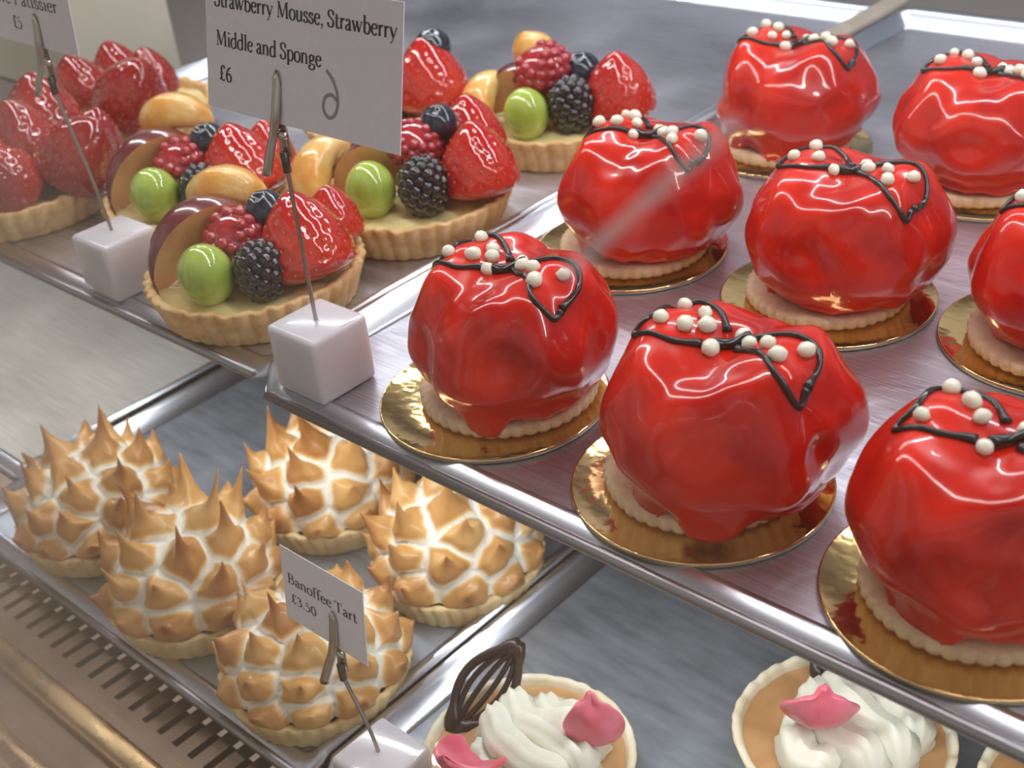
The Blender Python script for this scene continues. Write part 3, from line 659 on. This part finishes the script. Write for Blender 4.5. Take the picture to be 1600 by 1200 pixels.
banoffee(-.077, .356, 'cream tart just entering at the bottom right corner', 3, -.4, [((-.004, -.010, .031), .5, .4, 1, 4)], [((-.028, .004, .021), .6, -.4, .95, 0)])

# ------------------------------------------------------------ lettering (stroke glyphs with serifs)
X = .42; CP = .66; AS = .70; DS = -.20
def ser(x, y, w=.075): return ('s', [(x - w, y), (x + w, y)])
GL = {
 'S': (.46, [('c', [(.37, .49), (.36, .60), (.24, .67), (.11, .62), (.08, .50), (.16, .40), (.29, .32), (.38, .22), (.35, .06), (.22, -.01), (.09, .04), (.06, .17)]), ('s', [(.37, .47), (.375, .66)]), ('s', [(.06, .18), (.055, 0)])]),
 't': (.30, [('l', [(.12, .56), (.12, .10)]), ('c', [(.12, .12), (.14, .02), (.21, 0), (.28, .05)]), ('s', [(.02, X - .02), (.26, X - .02)])]),
 'r': (.33, [('l', [(.10, X), (.10, .0)]), ('c', [(.10, .28), (.16, .38), (.24, .42), (.29, .38)]), ser(.10, .012), ('s', [(.02, X - .02), (.10, X)])]),
 'a': (.40, [('c', [(.07, .33), (.12, .41), (.22, .42), (.28, .33)]), ('l', [(.28, .35), (.28, .09)]), ('c', [(.28, .10), (.30, .01), (.38, .02)]), ('c', [(.28, .25), (.16, .21), (.06, .12), (.11, .0), (.22, .02), (.28, .10)])]),
 'w': (.66, [('l', [(.06, X), (.19, .0)]), ('t', [(.19, .0), (.31, X)]), ('l', [(.29, X), (.43, .0)]), ('t', [(.43, .0), (.58, X)]), ser(.07, X - .012, .06), ser(.31, X - .012, .06), ser(.58, X - .012, .06)]),
 'b': (.46, [('l', [(.09, AS), (.09, .02)]), ('s', [(.01, AS - .02), (.09, AS)]), ('c', [(.09, .33), (.18, .42), (.30, .41), (.39, .30), (.39, .14), (.31, .01), (.18, -.01), (.09, .06)])]),
 'e': (.40, [('t', [(.06, .25), (.34, .25)]), ('c', [(.34, .26), (.32, .38), (.21, .43), (.10, .37), (.05, .22), (.10, .06), (.22, -.01), (.35, .08)])]),
 'y': (.45, [('l', [(.06, X), (.22, .02)]), ('t', [(.40, X), (.22, .0), (.14, -.16), (.04, -.20)]), ser(.07, X - .012, .065), ser(.38, X - .012, .06)]),
 'M': (.82, [('t', [(.13, .0), (.15, CP)]), ('l', [(.15, CP), (.39, .04)]), ('t', [(.39, .02), (.64, CP)]), ('l', [(.66, CP), (.69, .0)]), ser(.13, .012), ser(.69, .012, .09), ser(.12, CP - .012, .06), ser(.70, CP - .012, .07)]),
 'o': (.44, [('c', [(.22, .43), (.10, .38), (.05, .21), (.10, .05), (.22, -.01), (.34, .05), (.39, .21), (.34, .38), (.22, .43)])]),
 'u': (.48, [('l', [(.10, X), (.10, .12)]), ('c', [(.10, .13), (.13, .02), (.22, -.01), (.35, .08)]), ('l', [(.36, X), (.36, .02)]), ('s', [(.02, X - .015), (.10, X)]), ('s', [(.28, X - .015), (.36, X)]), ('s', [(.36, .012), (.45, .03)])]),
 's': (.34, [('c', [(.26, .32), (.23, .41), (.14, .42), (.07, .36), (.08, .27), (.18, .22), (.27, .15), (.26, .04), (.16, -.01), (.07, .03), (.05, .11)])]),
 ',': (.20, [('l', [(.09, .06), (.11, .0)]), ('t', [(.12, .02), (.11, -.07), (.05, -.13)])]),
 '.': (.20, [('l', [(.09, .065), (.09, .0)])]),
 ' ': (.22, []),
 'i': (.24, [('l', [(.12, X), (.12, .0)]), ('l', [(.12, .64), (.12, .565)]), ser(.12, .012), ('s', [(.04, X - .02), (.12, X)])]),
 'd': (.47, [('l', [(.36, AS), (.36, .02)]), ('s', [(.28, AS - .02), (.36, AS)]), ('c', [(.36, .35), (.26, .42), (.14, .40), (.06, .28), (.05, .14), (.12, .01), (.25, -.01), (.36, .08)]), ('s', [(.36, .012), (.45, .03)])]),
 'l': (.24, [('l', [(.12, AS), (.12, .0)]), ser(.12, .012), ('s', [(.04, AS - .02), (.12, AS)])]),
 'n': (.50, [('l', [(.10, X), (.10, .0)]), ('c', [(.10, .32), (.18, .41), (.30, .42), (.37, .33)]), ('l', [(.37, .34), (.37, .0)]), ser(.10, .012), ser(.37, .012), ('s', [(.02, X - .02), (.10, X)])]),
 'm': (.76, [('l', [(.10, X), (.10, .0)]), ('c', [(.10, .32), (.18, .41), (.28, .42), (.35, .33)]), ('l', [(.35, .34), (.35, .0)]), ('c', [(.35, .32), (.43, .41), (.55, .42), (.61, .33)]), ('l', [(.61, .34), (.61, .0)]), ser(.10, .012), ser(.35, .012, .06), ser(.61, .012), ('s', [(.02, X - .02), (.10, X)])]),
 'p': (.47, [('l', [(.10, X), (.10, DS)]), ser(.10, DS + .012), ('s', [(.02, X - .02), (.10, X)]), ('c', [(.10, .33), (.19, .42), (.31, .41), (.40, .30), (.40, .14), (.32, .01), (.19, -.01), (.10, .06)])]),
 'g': (.43, [('c', [(.20, .42), (.10, .36), (.09, .24), (.20, .17), (.31, .24), (.30, .36), (.20, .42)]), ('t', [(.30, .38), (.40, .39)]), ('c', [(.13, .18), (.08, .10), (.14, .05), (.28, .04), (.37, -.02), (.35, -.14), (.20, -.20), (.06, -.15), (.06, -.06), (.14, .0)])]),
 '\u00a3': (.44, [('c', [(.37, .52), (.32, .62), (.22, .62), (.16, .50), (.17, .32), (.15, .12), (.06, .02)]), ('s', [(.06, .30), (.30, .30)]), ('c', [(.06, .03), (.16, .07), (.27, .0), (.38, .06)])]),
 '6': (.42, [('c', [(.33, .62), (.18, .52), (.08, .34), (.07, .18), (.13, .03), (.23, -.01), (.34, .07), (.35, .22), (.26, .33), (.15, .31), (.08, .22)])]),
 '5': (.42, [('s', [(.14, .60), (.34, .60)]), ('t', [(.14, .60), (.11, .38)]), ('c', [(.11, .36), (.22, .39), (.33, .31), (.34, .16), (.25, .03), (.12, -.01), (.06, .03)])]),
 '3': (.42, [('c', [(.08, .52), (.15, .61), (.27, .59), (.30, .47), (.22, .37), (.15, .34)]), ('c', [(.15, .35), (.28, .31), (.34, .20), (.29, .05), (.16, -.01), (.06, .04)])]),
 '0': (.42, [('c', [(.21, .62), (.10, .52), (.06, .30), (.10, .08), (.21, -.01), (.32, .08), (.36, .30), (.32, .52), (.21, .62)])]),
 'C': (.62, [('c', [(.53, .48), (.48, .60), (.35, .67), (.19, .62), (.08, .47), (.07, .25), (.16, .07), (.33, -.01), (.50, .06), (.56, .16)]), ('s', [(.53, .46), (.54, .66)])]),
 'P': (.54, [('l', [(.14, CP), (.14, .0)]), ser(.14, .012, .09), ('s', [(.05, CP - .012), (.30, CP - .012)]), ('c', [(.28, CP - .01), (.42, .60), (.46, .48), (.40, .34), (.26, .29), (.15, .31)])]),
 'B': (.58, [('l', [(.14, CP), (.14, .0)]), ('s', [(.05, CP - .012), (.30, CP - .012)]), ('s', [(.05, .012), (.30, .012)]), ('c', [(.28, CP - .01), (.40, .60), (.42, .48), (.34, .37), (.15, .35)]), ('c', [(.22, .36), (.42, .32), (.49, .19), (.43, .05), (.28, .01)])]),
 'T': (.60, [('l', [(.30, CP), (.30, .0)]), ser(.30, .012, .10), ('s', [(.05, CP - .012), (.55, CP - .012)]), ('s', [(.05, CP), (.04, .52)]), ('s', [(.55, CP), (.56, .52)])]),
 'f': (.30, [('c', [(.36, .66), (.27, .71), (.17, .66), (.13, .50)]), ('l', [(.13, .54), (.13, .0)]), ser(.13, .012), ('s', [(.03, X - .02), (.27, X - .02)])]),
}
GL['\u00e8'] = (GL['e'][0], GL['e'][1] + [('t', [(.14, .60), (.25, .50)])])
GL['\u00e2'] = (GL['a'][0], GL['a'][1] + [('t', [(.10, .50), (.19, .60), (.28, .50)])])
def ribbon(mb, pts, wf, ox, oz, s, y=0):
    n = len(pts); v = []; f = []
    for i, p in enumerate(pts):
        t = Vector(pts[min(i + 1, n - 1)]) - Vector(pts[max(i - 1, 0)]); t.normalize(); nn = Vector((-t.y, t.x)); wd = wf(t, i / (n - 1)) / 2
        for sg in (1, -1): v.append((ox + s * (p[0] + nn.x * wd * sg), y, oz + s * (p[1] + nn.y * wd * sg)))
    for i in range(n - 1): f.append((2 * i, 2 * i + 1, 2 * i + 3, 2 * i + 2))
    mb.add(v, f)
def text(mb, txt, ox, oz, s, width=None, squeeze=1):
    tot = sum(GL[c][0] for c in txt) * s; k = width / tot if width else squeeze
    x = ox
    for ch in txt:
        adv, st = GL[ch]
        for kind, P in st:
            P = [(p[0] * k, p[1]) for p in P]
            if kind == 'c':
                Q = [(q.x, q.y) for q in crom([Vector((p[0], p[1], 0)) for p in P], 6)]
                ribbon(mb, Q, lambda t, u: .046 + .072 * abs(t.y) ** 1.5, x, oz, s)
            elif kind == 'l': ribbon(mb, P, lambda t, u: .118, x, oz, s)
            elif kind == 't': ribbon(mb, P, lambda t, u: .046, x, oz, s)
            else: ribbon(mb, P, lambda t, u: .036, x, oz, s)
        x += adv * s * k
def card(label, x0, x1, z0, z1, y, lines, rotz=0, lean=0, extra=None):
    t = thing('price_card', label, 'price card', ((x0 + x1) / 2, y, z0), rotz, 'price cards in clips')
    t.rotation_euler = (lean, 0, rotz)
    w_ = (x1 - x0) / 2; h = z1 - z0
    nb = 12; v = []; f = []
    MB().add(*box(-w_, w_, .00005, .00045, 0, h)).build('paper', 'paper', t, False)
    mb = MB()
    for (tx, px, pz, s, wd) in lines: text(mb, tx, px - (x0 + x1) / 2, pz - z0, s, wd)
    mb.v = [(a, -.00008, c) for a, b, c in mb.v]; mb.build('lettering', 'ink', t, False)
    if extra:
        m2 = MB(); ribbon(m2, [(q.x, q.y) for q in crom([Vector((a - (x0 + x1) / 2, b - z0, 0)) for a, b in extra], 8)], lambda tt, u: .0013, 0, 0, 1)
        m2.v = [(a, -.00008, c) for a, b, c in m2.v]; m2.build('pen_mark', 'pencil', t, False)
    return t
def holder(label, bx, by, bz, side, tipx, zc, ztop, y, lean=0, cb=1):
    """white cube, needle, crocodile clip whose jaws close at height ztop"""
    t = thing('sign_holder', label, 'sign holder', (bx, by, bz), 0, 'sign holders')
    bm = bmesh.new(); bmesh.ops.create_cube(bm, size=side); bmesh.ops.translate(bm, verts=bm.verts, vec=(0, 0, side / 2)); bmesh.ops.bevel(bm, geom=bm.edges[:], offset=.0022, segments=4, profile=.5, affect='EDGES')
    me = bpy.data.meshes.new('base_cube'); bm.to_mesh(me); bm.free(); me.materials.append(M['cube'])
    for p in me.polygons: p.use_smooth = True
    o = bpy.data.objects.new('base_cube', me); C.objects.link(o); o.parent = t
    dx = tipx - bx; dy = y - by; z1 = zc - bz
    P = crom([(0, 0, side - .004), (dx * .30, dy * .3, side + (z1 - side) * .35), (dx * .8, dy * .8, side + (z1 - side) * .8), (dx, dy, z1)], 6)
    MB().add(*tube(P, .00085, 10)).build('needle', 'wire', t)
    MB().add(*tube([(dx, dy, z1 - .002), (dx, dy, z1 + .0058)], .0016, 12)).build('crimp_sleeve', 'sleeve', t)
    hz = ztop - bz
    def jaw(sgn, foot, wt, wb, nm):
        # channel-shaped jaw: U section swept up from its handle to the gripping tip
        v = []; f = []; N = 14; k = 7
        for i in range(N):
            s = i / (N - 1); z = foot[2] + (hz - foot[2]) * s
            piv = .42; yy = (foot[1] * (1 - s / piv) if s < piv else 0) + sgn * (.0010 + .0016 * math.sin(PI * min(1, max(0, s))) )
            xx = foot[0] * (1 - min(1, s / .6)); yy += max(0, z + bz - cb) * math.tan(lean); wd = wb + (wt - wb) * s; wd *= (1 if s < .93 else math.sqrt(max(.05, 1 - ((s - .93) / .07) ** 2)))
            for j in range(k):
                a = (j / (k - 1) - .5) * 2; v.append((dx + xx + a * wd, dy + yy - sgn * .0016 * a * a * (1 if s < .9 else .4), z))
        for i in range(N - 1):
            for j in range(k - 1): q = i * k + j; f.append((q, q + 1, q + k + 1, q + k))
        o = MB().add(v, f).build(nm, 'clip', t); sl = o.modifiers.new('t', 'SOLIDIFY'); sl.thickness = .0005; sl.offset = 0; return o
    jaw(-1, (-.0052, -.006, z1 - .002), .0019, .0026, 'clip_jaw'); jaw(1, (0, .0015, z1 + .003), .0018, .0030, 'clip_jaw')
    MB().add(*tube([(dx - .0034, dy - .0002, z1 + .0125), (dx + .0034, dy - .0002, z1 + .0125)], .0012, 12)).build('rivet', 'clip', t)
    return t
holder('sign holder with white cube at the front corner of the red cake tray', -.3705, .2632, 0, .029, -.3692, .094, .1295, .2628, .225, .1108)
card('big white card reading Strawberry Mousse, Strawberry Middle and Sponge', -.4115, -.3050, .1108, .1600, .2628,
     [('Strawberry Mousse, Strawberry', -.4060, .1482, .0082, .0985), ('Middle and Sponge', -.4055, .1342, .0082, .0605), ('\u00a36', -.4040, .1215, .0086, .0078)],
     lean=-.225, extra=[(-.3425, .1335), (-.3390, .1305), (-.3365, .1250), (-.3375, .1195), (-.3410, .1175), (-.3440, .1200), (-.3432, .1240), (-.3400, .1255), (-.3368, .1240)])
holder('sign holder with white cube at the front left of the fruit tart tray', -.5245, .2680, 0, .029, -.5385, .096, .1300, .2665, .08, .115)
card('white card at the top left corner reading a five pound price', -.600, -.508, .1150, .1600, .2665,
     [('Cr\u00e8me P\u00e2tissier', -.5880, .1322, .0085, .0700), ('\u00a35', -.5600, .1215, .0086, .0078)], lean=-.08)
holder('small sign holder with white cube on the lower tray', -.3030, .2050, ZL, .029, -.3180, ZL + .062, -.0560, .2055, .12, -.073)
card('small grey card reading Banoffee Tart in front of the meringue', -.3480, -.3000, -.0730, -.0390, .2055,
     [('Banoffee Tart', -.3450, -.0550, .0070, .0410), ('\u00a33.50', -.3440, -.0640, .0066, .0155)], lean=-.12)
